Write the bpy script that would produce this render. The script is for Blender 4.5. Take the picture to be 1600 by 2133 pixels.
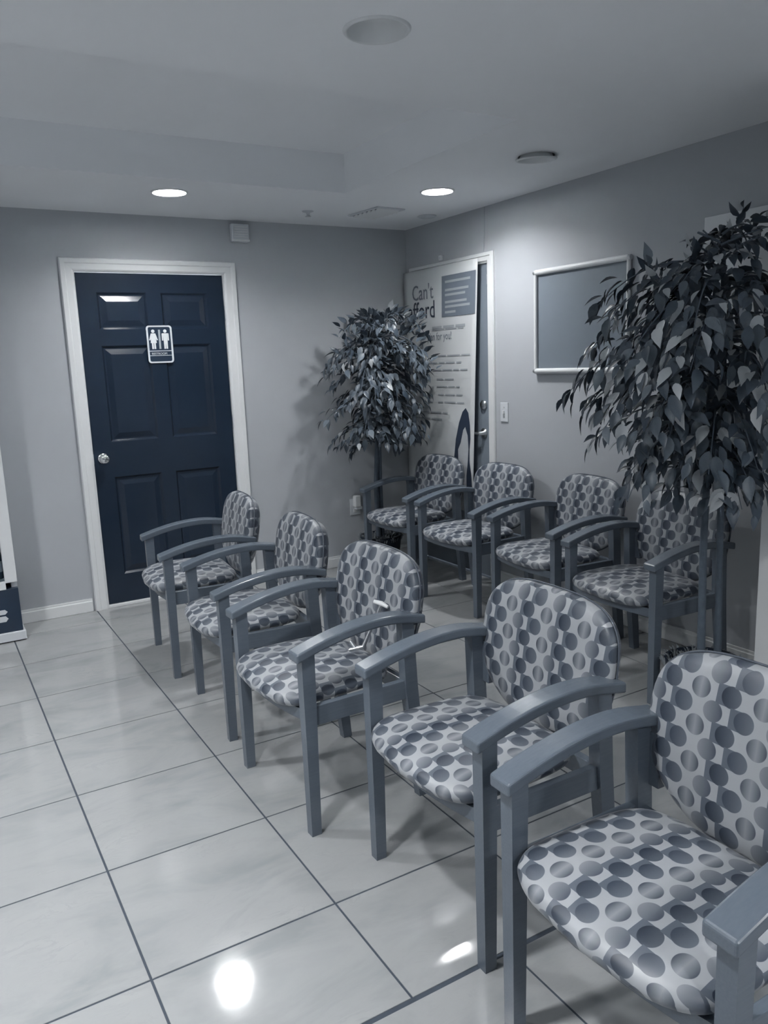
import bpy, bmesh, math, random
from mathutils import Vector, Matrix, Euler

for o in list(bpy.data.objects):
    bpy.data.objects.remove(o, do_unlink=True)
scene = bpy.context.scene
COL = scene.collection

# ------------------------------------------------------------------ camera
CAM = Vector((-0.898955, -5.003514, 1.449310))
FPX, YAW, PITCH, ROLL = 1651.44, 0.527236, 0.187145, -0.037966
def cam_axes():
    cy, sy = math.cos(YAW), math.sin(YAW); cp, sp = math.cos(PITCH), math.sin(PITCH)
    fwd = Vector((sy*cp, cy*cp, -sp)); right = Vector((cy, -sy, 0)); up = right.cross(fwd)
    cr, sr = math.cos(ROLL), math.sin(ROLL)
    return cr*right + sr*up, -sr*right + cr*up, fwd
_r, _u, _f = cam_axes()
cam_data = bpy.data.cameras.new('camera')
cam_data.sensor_fit = 'HORIZONTAL'; cam_data.sensor_width = 36.0
cam_data.lens = FPX/1600*36.0
cam_data.clip_start = 0.05
cam = bpy.data.objects.new('camera', cam_data); COL.objects.link(cam)
cam.matrix_world = Matrix(((_r.x, _u.x, -_f.x, CAM.x), (_r.y, _u.y, -_f.y, CAM.y), (_r.z, _u.z, -_f.z, CAM.z), (0, 0, 0, 1)))
scene.camera = cam

# ------------------------------------------------------------------ light, exposure
world = bpy.data.worlds.new('world'); scene.world = world; world.use_nodes = True
bg = world.node_tree.nodes['Background']
bg.inputs[0].default_value = (0.80, 0.90, 1.0, 1); bg.inputs[1].default_value = 0.85
LAMP = 80.0                                   # radiance of the lit ceiling lamps
FILL_LAMP = 158.0                                 # radiance of the added fill lamps, none of them in view
FILL_LAMP_REAR = 190.0                                 # radiance of the added fill lamps well behind the camera
LAMP_COL = (0.985, 0.99, 1.0)
vs = scene.view_settings
vs.view_transform = 'Standard'; vs.look = 'None'; vs.exposure = 2.18; vs.gamma = 1.0; vs.use_curve_mapping = False

# ------------------------------------------------------------------ materials
class NT:
    def __init__(s, name):
        s.m = bpy.data.materials.new(name); s.m.use_nodes = True
        s.nt = s.m.node_tree; s.N = s.nt.nodes; s.L = s.nt.links
        s.b = s.N['Principled BSDF']
    def node(s, t, **kw):
        n = s.N.new(t)
        for k, v in kw.items(): setattr(n, k, v)
        return n
    def put(s, sock, v):
        if hasattr(v, 'is_linked') or isinstance(v, bpy.types.NodeSocket): s.L.new(v, sock)
        else: sock.default_value = v
    def math(s, op, a, b=None, c=None, clamp=False):
        n = s.node('ShaderNodeMath', operation=op); n.use_clamp = clamp
        s.put(n.inputs[0], a)
        if b is not None: s.put(n.inputs[1], b)
        if c is not None: s.put(n.inputs[2], c)
        return n.outputs[0]
    def mix(s, f, a, b):
        n = s.node('ShaderNodeMix', data_type='RGBA')
        s.put(n.inputs[0], f)
        s.put(n.inputs[6], a if not isinstance(a, tuple) else (*a, 1)); s.put(n.inputs[7], b if not isinstance(b, tuple) else (*b, 1))
        return n.outputs[2]
    def noise(s, scale, detail=3, rough=.5, vec=None, dist=0):
        n = s.node('ShaderNodeTexNoise'); n.inputs['Scale'].default_value = scale; n.inputs['Detail'].default_value = detail
        n.inputs['Roughness'].default_value = rough; n.inputs['Distortion'].default_value = dist
        if vec is not None: s.L.new(vec, n.inputs['Vector'])
        return n.outputs['Fac']
    def ramp(s, f, stops):
        n = s.node('ShaderNodeValToRGB'); s.L.new(f, n.inputs[0]); e = n.color_ramp.elements
        while len(e) < len(stops): e.new(.5)
        for k, (p, c) in zip(e, stops): k.position = p; k.color = (*c, 1) if len(c) == 3 else c
        return n.outputs[0]
    def coord(s, which='Object'):
        return s.node('ShaderNodeTexCoord').outputs[which]
    def bump(s, h, strength=.2, dist=.01):
        n = s.node('ShaderNodeBump'); n.inputs['Strength'].default_value = strength; n.inputs['Distance'].default_value = dist
        s.L.new(h, n.inputs['Height']); s.L.new(n.outputs[0], s.b.inputs['Normal'])
    def fin(s, col=None, rough=None, metal=0, spec=None):
        if col is not None: s.put(s.b.inputs['Base Color'], col if not isinstance(col, tuple) else (*col, 1))
        if rough is not None: s.put(s.b.inputs['Roughness'], rough)
        s.b.inputs['Metallic'].default_value = metal
        if spec is not None: s.b.inputs['Specular IOR Level'].default_value = spec
        return s.m

def simple(name, col, rough=.5, metal=0, spec=None, var=.08, scale=14, bump=0):
    t = NT(name); f = t.noise(scale, 3, .55, t.coord())
    a = tuple(c*(1-var) for c in col); b = tuple(min(1, c*(1+var)) for c in col)
    if bump: t.bump(t.noise(scale*12, 2, .5, t.coord()), bump, .002)
    return t.fin(t.mix(f, a, b), rough, metal, spec)

M = {}
M['wall'] = simple('wall_paint', (.425, .448, .474), .55, var=.025, scale=3, bump=.06)
M['ceiling'] = simple('ceiling_paint', (.87, .89, .912), .7, var=.025, scale=2, bump=.05)
M['wall_pale'] = simple('wall_paint_pale', (.74, .76, .78), .6, var=.02, scale=3)
M['trim'] = simple('trim_paint', (.72, .74, .745), .35, var=.02)
M['door_dark'] = simple('door_paint_dark', (.0115, .0215, .039), .22, var=.12, scale=6, bump=.05)
M['door_grey'] = simple('door_paint_grey', (.20, .235, .275), .4, var=.05)
M['wood'] = None
M['metal'] = simple('satin_metal', (.62, .64, .66), .28, metal=1, var=.05)
M['chrome'] = simple('bright_metal', (.80, .81, .82), .14, metal=1, var=.03)
M['black'] = simple('dark_plastic', (.006, .013, .026), .4, var=.1)
M['navy'] = simple('navy_panel', (.012, .026, .05), .35, var=.1)
M['white'] = simple('white_plastic', (.70, .72, .73), .4, var=.02)
M['white_soft'] = simple('white_fitting', (.60, .63, .66), .5, var=.03)
M['paper'] = simple('banner_vinyl', (.62, .645, .655), .45, var=.03, scale=3)
M['paper_dim'] = simple('pale_board', (.74, .76, .775), .5, var=.02)
M['ink'] = simple('print_grey', (.17, .195, .235), .5, var=.08)
M['ink_light'] = simple('print_light', (.36, .39, .42), .5, var=.05)
M['ink_dark'] = simple('print_dark', (.028, .042, .072), .5, var=.15)
M['ink_box'] = simple('print_box', (.15, .18, .22), .5, var=.06)
M['skin_print'] = simple('print_pale', (.45, .475, .50), .5, var=.1, scale=30)
M['board'] = simple('board_sheet', (.175, .205, .24), .42, var=.05, scale=4)
M['grout'] = simple('grout', (.045, .058, .078), .9, var=.2, scale=40)
M['bark'] = simple('bark', (.085, .11, .14), .7, var=.3, scale=30, bump=.4)
M['moss'] = simple('moss', (.20, .225, .245), .9, var=.5, scale=60)
M['glass'] = None
M['bottle'] = simple('bottle_dark', (.05, .075, .11), .2, var=.4, scale=12)
M['bottle_pale'] = simple('bottle_label', (.38, .42, .48), .4, var=.3, scale=20)

def mk_wood():
    t = NT('grey_stained_wood'); co = t.coord()
    mp = t.node('ShaderNodeMapping'); mp.inputs['Scale'].default_value = (4, 60, 60); t.L.new(co, mp.inputs[0])
    f = t.noise(3, 4, .6, mp.outputs[0])
    t.bump(f, .05, .001)
    return t.fin(t.mix(f, (.088, .111, .141), (.118, .142, .173)), .27, spec=.65)
M['wood'] = mk_wood()

def mk_tile():
    t = NT('glazed_floor_tile'); co = t.coord()
    oi = t.node('ShaderNodeObjectInfo')
    sc = t.node('ShaderNodeVectorMath', operation='SCALE'); cx = t.node('ShaderNodeCombineXYZ')
    t.L.new(oi.outputs['Random'], cx.inputs[0]); t.L.new(t.math('MULTIPLY', oi.outputs['Random'], 7.3), cx.inputs[1])
    t.L.new(cx.outputs[0], sc.inputs[0]); sc.inputs[3].default_value = 40
    ad = t.node('ShaderNodeVectorMath', operation='ADD'); t.L.new(co, ad.inputs[0]); t.L.new(sc.outputs[0], ad.inputs[1])
    mp = t.node('ShaderNodeMapping'); mp.inputs['Rotation'].default_value = (0, 0, .6); mp.inputs['Scale'].default_value = (1, 2.2, 1)
    t.L.new(ad.outputs[0], mp.inputs[0]); v = mp.outputs[0]
    cloud = t.noise(2.6, 5, .6, v, .6)
    vein = t.noise(5.0, 6, .7, v, 1.6)
    vv = t.math('ABSOLUTE', t.math('SUBTRACT', vein, .5))
    vm = t.math('MULTIPLY', t.math('SUBTRACT', 1.0, t.math('MULTIPLY', vv, 26, clamp=True), clamp=True),
                t.math('MULTIPLY', t.math('SUBTRACT', cloud, .52, clamp=True), 4.0, clamp=True))
    c1 = t.ramp(cloud, [(.32, (.255, .268, .278)), (.52, (.31, .320, .326)), (.75, (.33, .338, .341))])
    c2 = t.mix(t.math('MULTIPLY', vm, .55), c1, (.20, .217, .234))
    t.bump(t.noise(9, 2, .5, ad.outputs[0]), .035, .01)
    return t.fin(c2, t.math('ADD', .062, t.math('MULTIPLY', cloud, .045)), spec=.5)
M['tile'] = mk_tile()

def mk_fabric():
    t = NT('dotted_fabric')
    PU, PV, R = .073, .083, .0232
    uv = t.node('ShaderNodeUVMap'); uv.uv_map = 'fabric'
    sx = t.node('ShaderNodeSeparateXYZ'); t.L.new(uv.outputs[0], sx.inputs[0])
    U = t.math('MULTIPLY', sx.outputs[0], 1/PU); V = t.math('MULTIPLY', sx.outputs[1], 1/PV)
    def fam(off):
        u = t.math('ADD', U, off + 40.0); v = t.math('ADD', V, off + 40.0)
        par = t.math('MODULO', t.math('FLOOR', u), 2.0)
        x = t.math('MULTIPLY', t.math('SUBTRACT', t.math('FRACT', u), .5), PU)
        y = t.math('MULTIPLY', t.math('SUBTRACT', t.math('FRACT', v), .5), PV)
        d = t.math('SQRT', t.math('ADD', t.math('MULTIPLY', x, x), t.math('MULTIPLY', y, y)))
        circ = t.math('MULTIPLY', t.math('SUBTRACT', R, d), 1/.0009, clamp=True)
        rect = t.math('MULTIPLY', t.math('LESS_THAN', t.math('ABSOLUTE', t.math('ADD', x, .017)), .017), t.math('LESS_THAN', t.math('ABSOLUTE', y), .0214))
        g = t.math('ADD', t.math('MULTIPLY', x, .5/R), .5, clamp=True)      # 0 left .. 1 right of the dot
        return par, circ, rect, g
    ground = (.315, .333, .354); rectc = (.088, .106, .133)
    col = t.mix(t.noise(5, 2, .5, uv.outputs[0]), tuple(c*.97 for c in ground), tuple(c*1.03 for c in ground))
    # family A: split dots and the darkest dots on patches
    p, c, r, g = fam(0.0)
    col = t.mix(t.math('MULTIPLY', r, p), col, rectc)
    gs = t.math('ABSOLUTE', t.math('SUBTRACT', t.math('MULTIPLY', g, 2.0), 1.0))
    split = t.mix(gs, (.225, .244, .266), (.038, .051, .074))
    dark = t.mix(g, (.010, .018, .035), (.082, .099, .124))
    col = t.mix(c, col, t.mix(p, split, dark))
    # family B: medium dots on patches and plain dots
    p, c, r, g = fam(0.5)
    q = t.math('SUBTRACT', 1.0, p)
    col = t.mix(t.math('MULTIPLY', r, q), col, rectc)
    mid = t.mix(g, (.029, .041, .063), (.110, .128, .154))
    plain = t.mix(g, (.20, .218, .24), (.045, .059, .084))
    col = t.mix(c, col, t.mix(q, plain, mid))
    t.bump(t.noise(900, 1, .5, uv.outputs[0]), .12, .001)
    t.b.inputs['Sheen Weight'].default_value = .15; t.b.inputs['Sheen Roughness'].default_value = .35
    return t.fin(col, .42, spec=.5)
M['fabric'] = mk_fabric()

def mk_leaf(name, ca, cb):
    t = NT(name); oi = t.node('ShaderNodeObjectInfo')
    f = t.noise(35, 2, .5, t.coord())
    f2 = t.math('ADD', t.math('MULTIPLY', oi.outputs['Random'], .7), t.math('MULTIPLY', f, .3))
    t.b.inputs['Subsurface Weight'].default_value = 0
    return t.fin(t.mix(f2, ca, cb), .38, spec=.4)
M['leaf'] = mk_leaf('leaf_dark', (.022, .037, .058), (.135, .163, .19))
M['leaf_pale'] = mk_leaf('leaf_pale', (.30, .33, .355), (.52, .545, .56))  # pale leaves: variegation, and leaves catching light put into the colour

def mk_glow(name, power):
    t = NT(name); t.fin((.9, .9, .88), .5)
    t.b.inputs['Emission Color'].default_value = (*LAMP_COL, 1); t.b.inputs['Emission Strength'].default_value = power
    return t.m
M['glow'] = mk_glow('lamp_diffuser', LAMP); M['glow_fill'] = mk_glow('fill_diffuser', FILL_LAMP); M['glow_fill_rear'] = mk_glow('fill_diffuser_rear', FILL_LAMP_REAR)
def mk_glass():
    t = NT('cabinet_glass'); t.fin((.8, .85, .9), .05)
    t.b.inputs['Transmission Weight'].default_value = 1.0; t.b.inputs['IOR'].default_value = 1.1
    return t.m
M['glass'] = mk_glass()

# ------------------------------------------------------------------ mesh helpers
class MB:
    def __init__(s): s.v = []; s.f = []; s.smooth = set(); s.uv = None
    def add(s, vs, fs, smooth=False):
        n = len(s.v); s.v += [tuple(p) for p in vs]
        for f in fs:
            if smooth: s.smooth.add(len(s.f))
            s.f.append(tuple(i+n for i in f))
        return s
    def box(s, x0, x1, y0, y1, z0, z1, c=0.0):
        """axis-aligned box, optional chamfer c on every edge"""
        if c <= 0:
            return s.hexa([(x0,y0,z0),(x1,y0,z0),(x1,y1,z0),(x0,y1,z0),(x0,y0,z1),(x1,y0,z1),(x1,y1,z1),(x0,y1,z1)])
        bm = bmesh.new(); bmesh.ops.create_cube(bm, size=1)
        for v in bm.verts:
            v.co = ((x0+x1)/2+v.co.x*(x1-x0), (y0+y1)/2+v.co.y*(y1-y0), (z0+z1)/2+v.co.z*(z1-z0))
        bmesh.ops.bevel(bm, geom=bm.edges[:], offset=c, segments=2, affect='EDGES', profile=.5)
        return s.from_bm(bm)
    def hexa(s, p):
        return s.add(p, [(0,3,2,1),(4,5,6,7),(0,1,5,4),(1,2,6,5),(2,3,7,6),(3,0,4,7)])
    def from_bm(s, bm, smooth=False):
        bm.verts.index_update()
        s.add([v.co[:] for v in bm.verts], [tuple(v.index for v in f.verts) for f in bm.faces], smooth); bm.free(); return s
    def tube(s, path, rad, n=8, cap=True, smooth=True):
        path = [Vector(p) for p in path]; rs = rad if isinstance(rad, (list, tuple)) else [rad]*len(path)
        t0 = (path[1]-path[0]).normalized(); ref = Vector((0,0,1)) if abs(t0.z) < .9 else Vector((1,0,0))
        a = t0.cross(ref).normalized(); vs = []; fs = []
        for i, p in enumerate(path):
            t = (path[min(i+1, len(path)-1)]-path[max(i-1, 0)]).normalized()
            a = (a - t*a.dot(t)).normalized(); b = t.cross(a)
            for k in range(n):
                q = 2*math.pi*k/n; vs.append(p+(a*math.cos(q)+b*math.sin(q))*rs[i])
        for i in range(len(path)-1):
            for k in range(n): fs.append((i*n+k, i*n+(k+1)%n, (i+1)*n+(k+1)%n, (i+1)*n+k))
        s.add(vs, fs, smooth)
        if cap:
            s.add([vs[k] for k in range(n)], [tuple(range(n-1, -1, -1))]); s.add(vs[-n:], [tuple(range(n))])
        return s
    def lathe(s, prof, cx=0, cy=0, n=32, smooth=True):
        vs = []; fs = []
        for r, z in prof:
            for k in range(n):
                q = 2*math.pi*k/n; vs.append((cx+r*math.cos(q), cy+r*math.sin(q), z))
        for i in range(len(prof)-1):
            for k in range(n): fs.append((i*n+k, i*n+(k+1)%n, (i+1)*n+(k+1)%n, (i+1)*n+k))
        return s.add(vs, fs, smooth)
    def poly(s, pts, ext):
        """extrude a planar polygon (list of 3D points) by vector ext"""
        n = len(pts); e = Vector(ext); a = [Vector(p) for p in pts]
        return s.add(a+[p+e for p in a], [tuple(range(n-1,-1,-1)), tuple(range(n, 2*n))]+[(i,(i+1)%n,n+(i+1)%n,n+i) for i in range(n)])
    def mesh(s, name, mat):
        me = bpy.data.meshes.new(name); me.from_pydata(s.v, [], s.f); me.update()
        if mat: me.materials.append(M[mat] if isinstance(mat, str) else mat)
        for i in s.smooth: me.polygons[i].use_smooth = True
        bm = bmesh.new(); bm.from_mesh(me); bmesh.ops.recalc_face_normals(bm, faces=bm.faces[:]); bm.to_mesh(me); bm.free()
        return me
    def build(s, name, mat, parent=None, loc=None):
        return link(name, s.mesh(name, mat), parent, loc)
def link(name, me, parent=None, loc=None, mat=None):
    o = bpy.data.objects.new(name, me); COL.objects.link(o)
    if parent: o.parent = parent
    if loc is not None: o.location = loc
    return o
def box(name, mat, parent, *b, c=0.0): return MB().box(*b, c=c).build(name, mat, parent)
def empty(name, loc=(0,0,0), rz=0):
    o = bpy.data.objects.new(name, None); COL.objects.link(o); o.location = loc; o.rotation_euler = (0,0,rz); o.empty_display_size = .1; return o
def tag(o, label, cat, group=None):
    o['label'] = label; o['category'] = cat
    if group: o['group'] = group
    return o
def struct(o, label=None, cat=None):
    o['kind'] = 'structure'
    if label: o['label'] = label
    if cat: o['category'] = cat
    return o
def text_obj(name, body, size, mat, parent, mw, extrude=.0006, sx=1.0):
    cu = bpy.data.curves.new(name, 'FONT'); cu.body = body; cu.size = size; cu.extrude = extrude; cu.align_x = 'LEFT'; cu.resolution_u = 3
    tmp = bpy.data.objects.new(name+'_tmp', cu); COL.objects.link(tmp)
    dg = bpy.context.evaluated_depsgraph_get(); me = bpy.data.meshes.new_from_object(tmp.evaluated_get(dg))
    bpy.data.objects.remove(tmp, do_unlink=True)
    me.transform(mw @ Matrix.Diagonal((sx, 1, 1, 1))); me.materials.clear(); me.materials.append(M[mat])
    return link(name, me, parent)

# ------------------------------------------------------------------ room shell
XR, H = 2.277, 2.363            # right wall, ceiling height
XL, YB = -3.2, -7.2             # left wall and open end of the room behind the camera
DW, DH = .897, 2.03             # dark restroom door
def grid_wall(cuts_a, cuts_b, holes, fn, thick):
    """boxes for each cell of the a/b grid that is not in a hole; fn(a0,a1,b0,b1)->box bounds"""
    mb = MB()
    for i in range(len(cuts_a)-1):
        for j in range(len(cuts_b)-1):
            a0, a1, b0, b1 = cuts_a[i], cuts_a[i+1], cuts_b[j], cuts_b[j+1]
            ca, cb = (a0+a1)/2, (b0+b1)/2
            if any(h[0] < ca < h[1] and h[2] < cb < h[3] for h in holes): continue
            mb.box(*fn(a0, a1, b0, b1))
    return mb
# back wall (y = 0) with the restroom door opening
w = grid_wall([XL-.1, -.025, DW+.025, XR+.1], [0, DH+.03, H+.35], [(-.025, DW+.025, 0, DH+.03)], lambda a,b,c,d: (a,b,0,.11,c,d), .11).build('wall_back', 'wall')
struct(w, 'grey painted back wall with the restroom door', 'wall')
# right wall with the second door opening
D2A, D2B = -.955, -.115
w = grid_wall([YB, D2A, D2B, 0], [0, DH+.02, H+.35], [(D2A, D2B, 0, DH+.02)], lambda a,b,c,d: (XR,XR+.11,a,b,c,d), .11).build('wall_right', 'wall')
struct(w, 'grey painted right wall behind the second row of chairs', 'wall')
w = box('wall_left', 'wall', None, XL-.1, XL, YB, 0, 0, H+.35); struct(w, 'grey painted left wall', 'wall')
w = box('wall_front', 'door_grey', None, XL-.1, XR+.1, YB-.1, YB, 0, H+.35); struct(w, 'unseen wall behind the camera, darkened to cut bounced light', 'wall')  # unseen; its colour is darkened to cut light bounced back into the room
w = box('wall_stub', 'trim', None, 1.79, XR, -3.36, -3.2, 0, H); struct(w, 'short pale wall end beside the large ficus', 'wall')
# ceiling with raised tray and holes for the recessed cans
TX0, TX1, TY0, TY1, TD = -2.3, 1.285, -2.41, -.965, .20
CANS = [(.352, -2.917), (1.75, -1.99)]           # unlit
LIT = [(.397, -.673), (1.74, -1.188)]            # lit, in view
FILL_CANS = [(-.85, -3.6), (-1.35, -1.9), (-2.4, -3.4), (-.4, -6.3), (1.3, -6.3)]  # unseen lamps added as fill for the ceiling and the near chairs
HS, HR = .125, .086                              # square cell and round cut-out of a can
ALLC = CANS+LIT+FILL_CANS
cuts_x = sorted({XL-.1, XR+.1, TX0, TX1} | {c[0]+d for c in ALLC for d in (-HS, HS)})
cuts_y = sorted({YB, .1, TY0, TY1} | {c[1]+d for c in ALLC for d in (-HS, HS)})
holes = [(TX0, TX1, TY0, TY1)] + [(x-HS, x+HS, y-HS, y+HS) for x, y in ALLC]
cb = grid_wall(cuts_x, cuts_y, holes, lambda a,b,c,d: (a,b,c,d,H,H+.02), .02)
for x, y in ALLC:
    vs_ = []; n_ = 32
    for k in range(n_):
        q = 2*math.pi*(k+.5)/n_; c_, s_ = math.cos(q), math.sin(q); m_ = HS/max(abs(c_), abs(s_))
        vs_ += [(x+m_*c_, y+m_*s_, H), (x+HR*c_, y+HR*s_, H), (x+HR*c_, y+HR*s_, H+.02)]
    fs_ = []
    for k in range(n_):
        i_, j_ = 3*k, 3*((k+1) % n_); fs_ += [(i_, i_+1, j_+1, j_), (i_+1, i_+2, j_+2, j_+1)]
    cb.add(vs_, fs_)
    for sx_, sy_ in ((1, 1), (1, -1), (-1, 1), (-1, -1)):      # the cell corners outside the 32-gon
        p_ = []
        for k in range(n_):
            q = 2*math.pi*(k+.5)/n_; c_, s_ = math.cos(q), math.sin(q); m_ = HS/max(abs(c_), abs(s_))
            if c_*sx_ > 0 and s_*sy_ > 0: p_.append((abs(abs(c_)-abs(s_)), (x+m_*c_, y+m_*s_, H)))
        p_.sort(); cb.add([p_[0][1], p_[1][1], (x+sx_*HS, y+sy_*HS, H)], [(0, 1, 2)])
cb.box(TX0, TX1, TY0-.02, TY0, H+.02, H+TD); cb.box(TX0, TX1, TY1, TY1+.02, H+.02, H+TD)
cb.box(TX0-.02, TX0, TY0-.02, TY1+.02, H+.02, H+TD); cb.box(TX1, TX1+.02, TY0-.02, TY1+.02, H+.02, H+TD)
cb.box(TX0-.02, TX1+.02, TY0-.02, TY1+.02, H+TD, H+TD+.02)
cb.box(XL-.1, XR+.1, YB, .1, H+.33, H+.35)  # unseen slab added above to keep world light out of the holes
struct(cb.build('ceiling', 'ceiling'), 'pale painted ceiling with a raised rectangular tray', 'ceiling')

# floor: dark grout bed with separate tiles
fl = box('floor', 'grout', None, XL-.1, XR+.1, YB, .1, -.06, -.0022)
struct(fl, 'pale glossy square floor tiles with dark grout', 'floor')
S, GX, GY, GAP = .5006, -.577, -3.246, .0030
YJ = -3.642                                       # wide joint, tiles beyond it are shifted
tile_cache = {}
def tile(x0, x1, y0, y1):
    x0, x1 = max(x0, XL), min(x1, XR); y0, y1 = max(y0, YB), min(y1, 0)
    if x1-x0 < .02 or y1-y0 < .02: return
    key = (round(x1-x0, 4), round(y1-y0, 4))
    if key not in tile_cache:
        a, b, c = key[0]/2, key[1]/2, .0008
        mb = MB()
        mb.add([(-a,-b,-.0085),(a,-b,-.0085),(a,b,-.0085),(-a,b,-.0085), (-a,-b,-c),(a,-b,-c),(a,b,-c),(-a,b,-c), (-a+c,-b+c,0),(a-c,-b+c,0),(a-c,b-c,0),(-a+c,b-c,0)],
               [(0,1,5,4),(1,2,6,5),(2,3,7,6),(3,0,4,7),(4,5,9,8),(5,6,10,9),(6,7,11,10),(7,4,8,11),(8,9,10,11)])
        tile_cache[key] = mb.mesh('tile', 'tile')
    link('tile', tile_cache[key], fl, ((x0+x1)/2, (y0+y1)/2, 0))
i0 = int((XL-GX)//S)-1
for j in range(-1, 8):
    ya = GY+j*S if j >= 0 else YJ+.004
    yb = GY+(j+1)*S
    for i in range(i0, 8):
        tile(GX+i*S+GAP, GX+(i+1)*S-GAP, ya+GAP, yb-GAP)
GX2 = .207
for j in range(1, 9):
    yb = YJ-(j-1)*S; ya = yb-S
    for i in range(-8, 6):
        tile(GX2+i*S+GAP, GX2+(i+1)*S-GAP, ya+GAP, yb-GAP-(.004 if j == 1 else 0))

# baseboards
def baseboard(name, label, bounds):
    x0, x1, y0, y1 = bounds; mb = MB()
    if x1-x0 > y1-y0: mb.box(x0, x1, y0, y1, 0, .068, .003); mb.box(x0, x1, y0+.005, y1, .068, .081)
    else: mb.box(x0, x1, y0, y1, 0, .068, .003); mb.box(x0+.005, x1, y0, y1, .068, .081)
    return struct(mb.build(name, 'trim'), label, 'baseboard')
baseboard('baseboard_back', 'white baseboard left of the restroom door', (XL, -.095, -.014, 0))
baseboard('baseboard_back', 'white baseboard between the restroom door and the corner', (DW+.085, XR-.014, -.014, 0))
baseboard('baseboard_right', 'baseboard under the chairs along the right wall', (XR-.014, XR, -3.2, -1.02))
baseboard('baseboard_stub', 'baseboard at the foot of the wall end', (1.776, 1.79, -3.36, -3.2))

# ------------------------------------------------------------------ restroom door
d1 = empty('door_1', (0, 0, 0)); struct(d1, 'dark six panel restroom door in a white frame', 'door')
FY = .012                                          # face of the slab
PAN = [(.115, .405, 1.70, 1.915), (.495, .785, 1.70, 1.915), (.115, .405, 1.03, 1.605), (.495, .785, 1.03, 1.605), (.115, .405, .20, .815), (.495, .785, .20, .815)]
xs = sorted({0.004, DW-.004} | {p[k] for p in PAN for k in (0, 1)}); zs = sorted({.02, DH-.004} | {p[k] for p in PAN for k in (2, 3)})
sl = grid_wall(xs, zs, PAN, lambda a,b,c,d: (a,b,FY,FY+.035,c,d), 0)
sl.box(.004, DW-.004, FY+.02, FY+.034, .02, DH-.004)
sl.build('door_slab', 'door_dark', d1)
for (a, b, c, d) in PAN:
    g, e, r = .004, .034, .013
    ring = lambda k, y: [(a+k, y, c+k), (b-k, y, c+k), (b-k, y, d-k), (a+k, y, d-k)]
    mb = MB(); L = [ring(0, FY), ring(.012, FY+r), ring(.020, FY+r), ring(.052, FY+.003)]
    vs_ = [p for q in L for p in q]; fs_ = []
    for q in range(3):
        for k in range(4): fs_.append((q*4+k, q*4+(k+1)%4, q*4+4+(k+1)%4, q*4+4+k))
    fs_.append((12, 13, 14, 15)); mb.add(vs_, fs_); mb.build('door_panel', 'door_dark', d1)
jm = MB(); jm.box(-.025, .0, -.002, .10, 0, DH+.03); jm.box(DW, DW+.025, -.002, .10, 0, DH+.03); jm.box(-.025, DW+.025, -.002, .10, DH, DH+.03)
jm.build('jamb', 'trim', d1)
st = MB(); st.box(0, .010, FY+.037, FY+.05, .02, DH); st.build('door_stop', 'trim', d1)
def casing(name, pts_in, pts_out, axis, face, parent):
    """mitred three-side casing with a stepped profile; pts as (a,z) U shape from foot to foot"""
    mb = MB(); k = 4
    prof = [(0, .006), (.12, .012), (.55, .014), (.62, .019), (.93, .020), (1, .012)]
    for s in range(3):
        vs_ = []
        for e in (s, s+1):
            for t, h in prof:
                a = pts_in[e][0]*(1-t)+pts_out[e][0]*t; z = pts_in[e][1]*(1-t)+pts_out[e][1]*t
                vs_.append((a, face-h, z) if axis == 'y' else (face-h, a, z))
            for t in (1, 0):
                a = pts_in[e][0]*(1-t)+pts_out[e][0]*t; z = pts_in[e][1]*(1-t)+pts_out[e][1]*t
                vs_.append((a, face, z) if axis == 'y' else (face, a, z))
        n = len(prof)+2
        fs_ = [(i, (i+1) % n, n+(i+1) % n, n+i) for i in range(n)] + [tuple(range(n-1, -1, -1)), tuple(range(n, 2*n))]
        MBs = MB().add(vs_, fs_); MBs.build(name, 'trim', parent)
casing('door_casing', [(-.006, 0), (-.006, DH+.004), (DW+.006, DH+.004), (DW+.006, 0)], [(-.082, 0), (-.082, DH+.075), (DW+.082, DH+.075), (DW+.082, 0)], 'y', 0, d1)
box('gap_light_strip', 'trim', d1, 0, DW, -.004, .09, 0, .017, c=.002)  # white strip stands in for the light in the gap under the door
kn = MB(); kn.lathe([(.0, .0), (.031, .0), (.033, .004), (.028, .009), (.013, .012), (.012, .03), (.022, .038), (.029, .05), (.027, .062), (.018, .069), (.0, .071)], n=24)
ko = kn.build('door_knob', 'chrome', d1, (.058, FY, .935)); ko.rotation_euler = (math.pi/2, 0, 0)
box('latch_plate', 'metal', d1, -.0035, .004, FY-.003, FY+.012, .905, .965)
for z in (1.79, 1.10, .25):
    mb = MB().tube([(DW+.001, FY-.006, z-.045), (DW+.001, FY-.006, z+.045)], .006, 10); mb.build('hinge', 'metal', d1)

# restroom sign on the door
sg = tag(empty('restroom_sign', (.4635, FY, 1.607)), 'dark restroom sign with pale man and woman figures on the black door', 'sign')
def rrect(w, h, r, n=5):
    pts = []
    for cx, cz, a0 in ((w/2-r, h/2-r, 0), (-w/2+r, h/2-r, 90), (-w/2+r, -h/2+r, 180), (w/2-r, -h/2+r, 270)):
        for k in range(n+1):
            a = math.radians(a0+90*k/n); pts.append((cx+r*math.cos(a), cz+r*math.sin(a)))
    return pts
SW, SH = .158, .226
MB().poly([(x, -.001, z) for x, z in rrect(SW, SH, .018)], (0, -.004, 0)).build('plate', 'navy', sg)
o_, i_ = rrect(SW, SH, .018), rrect(SW-.022, SH-.018, .010)
mb = MB(); n = len(o_)
vs_ = [(x, -.005, z) for x, z in o_]+[(x, -.0075, z) for x, z in o_]+[(x, -.0075, z) for x, z in i_]+[(x, -.005, z) for x, z in i_]
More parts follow.
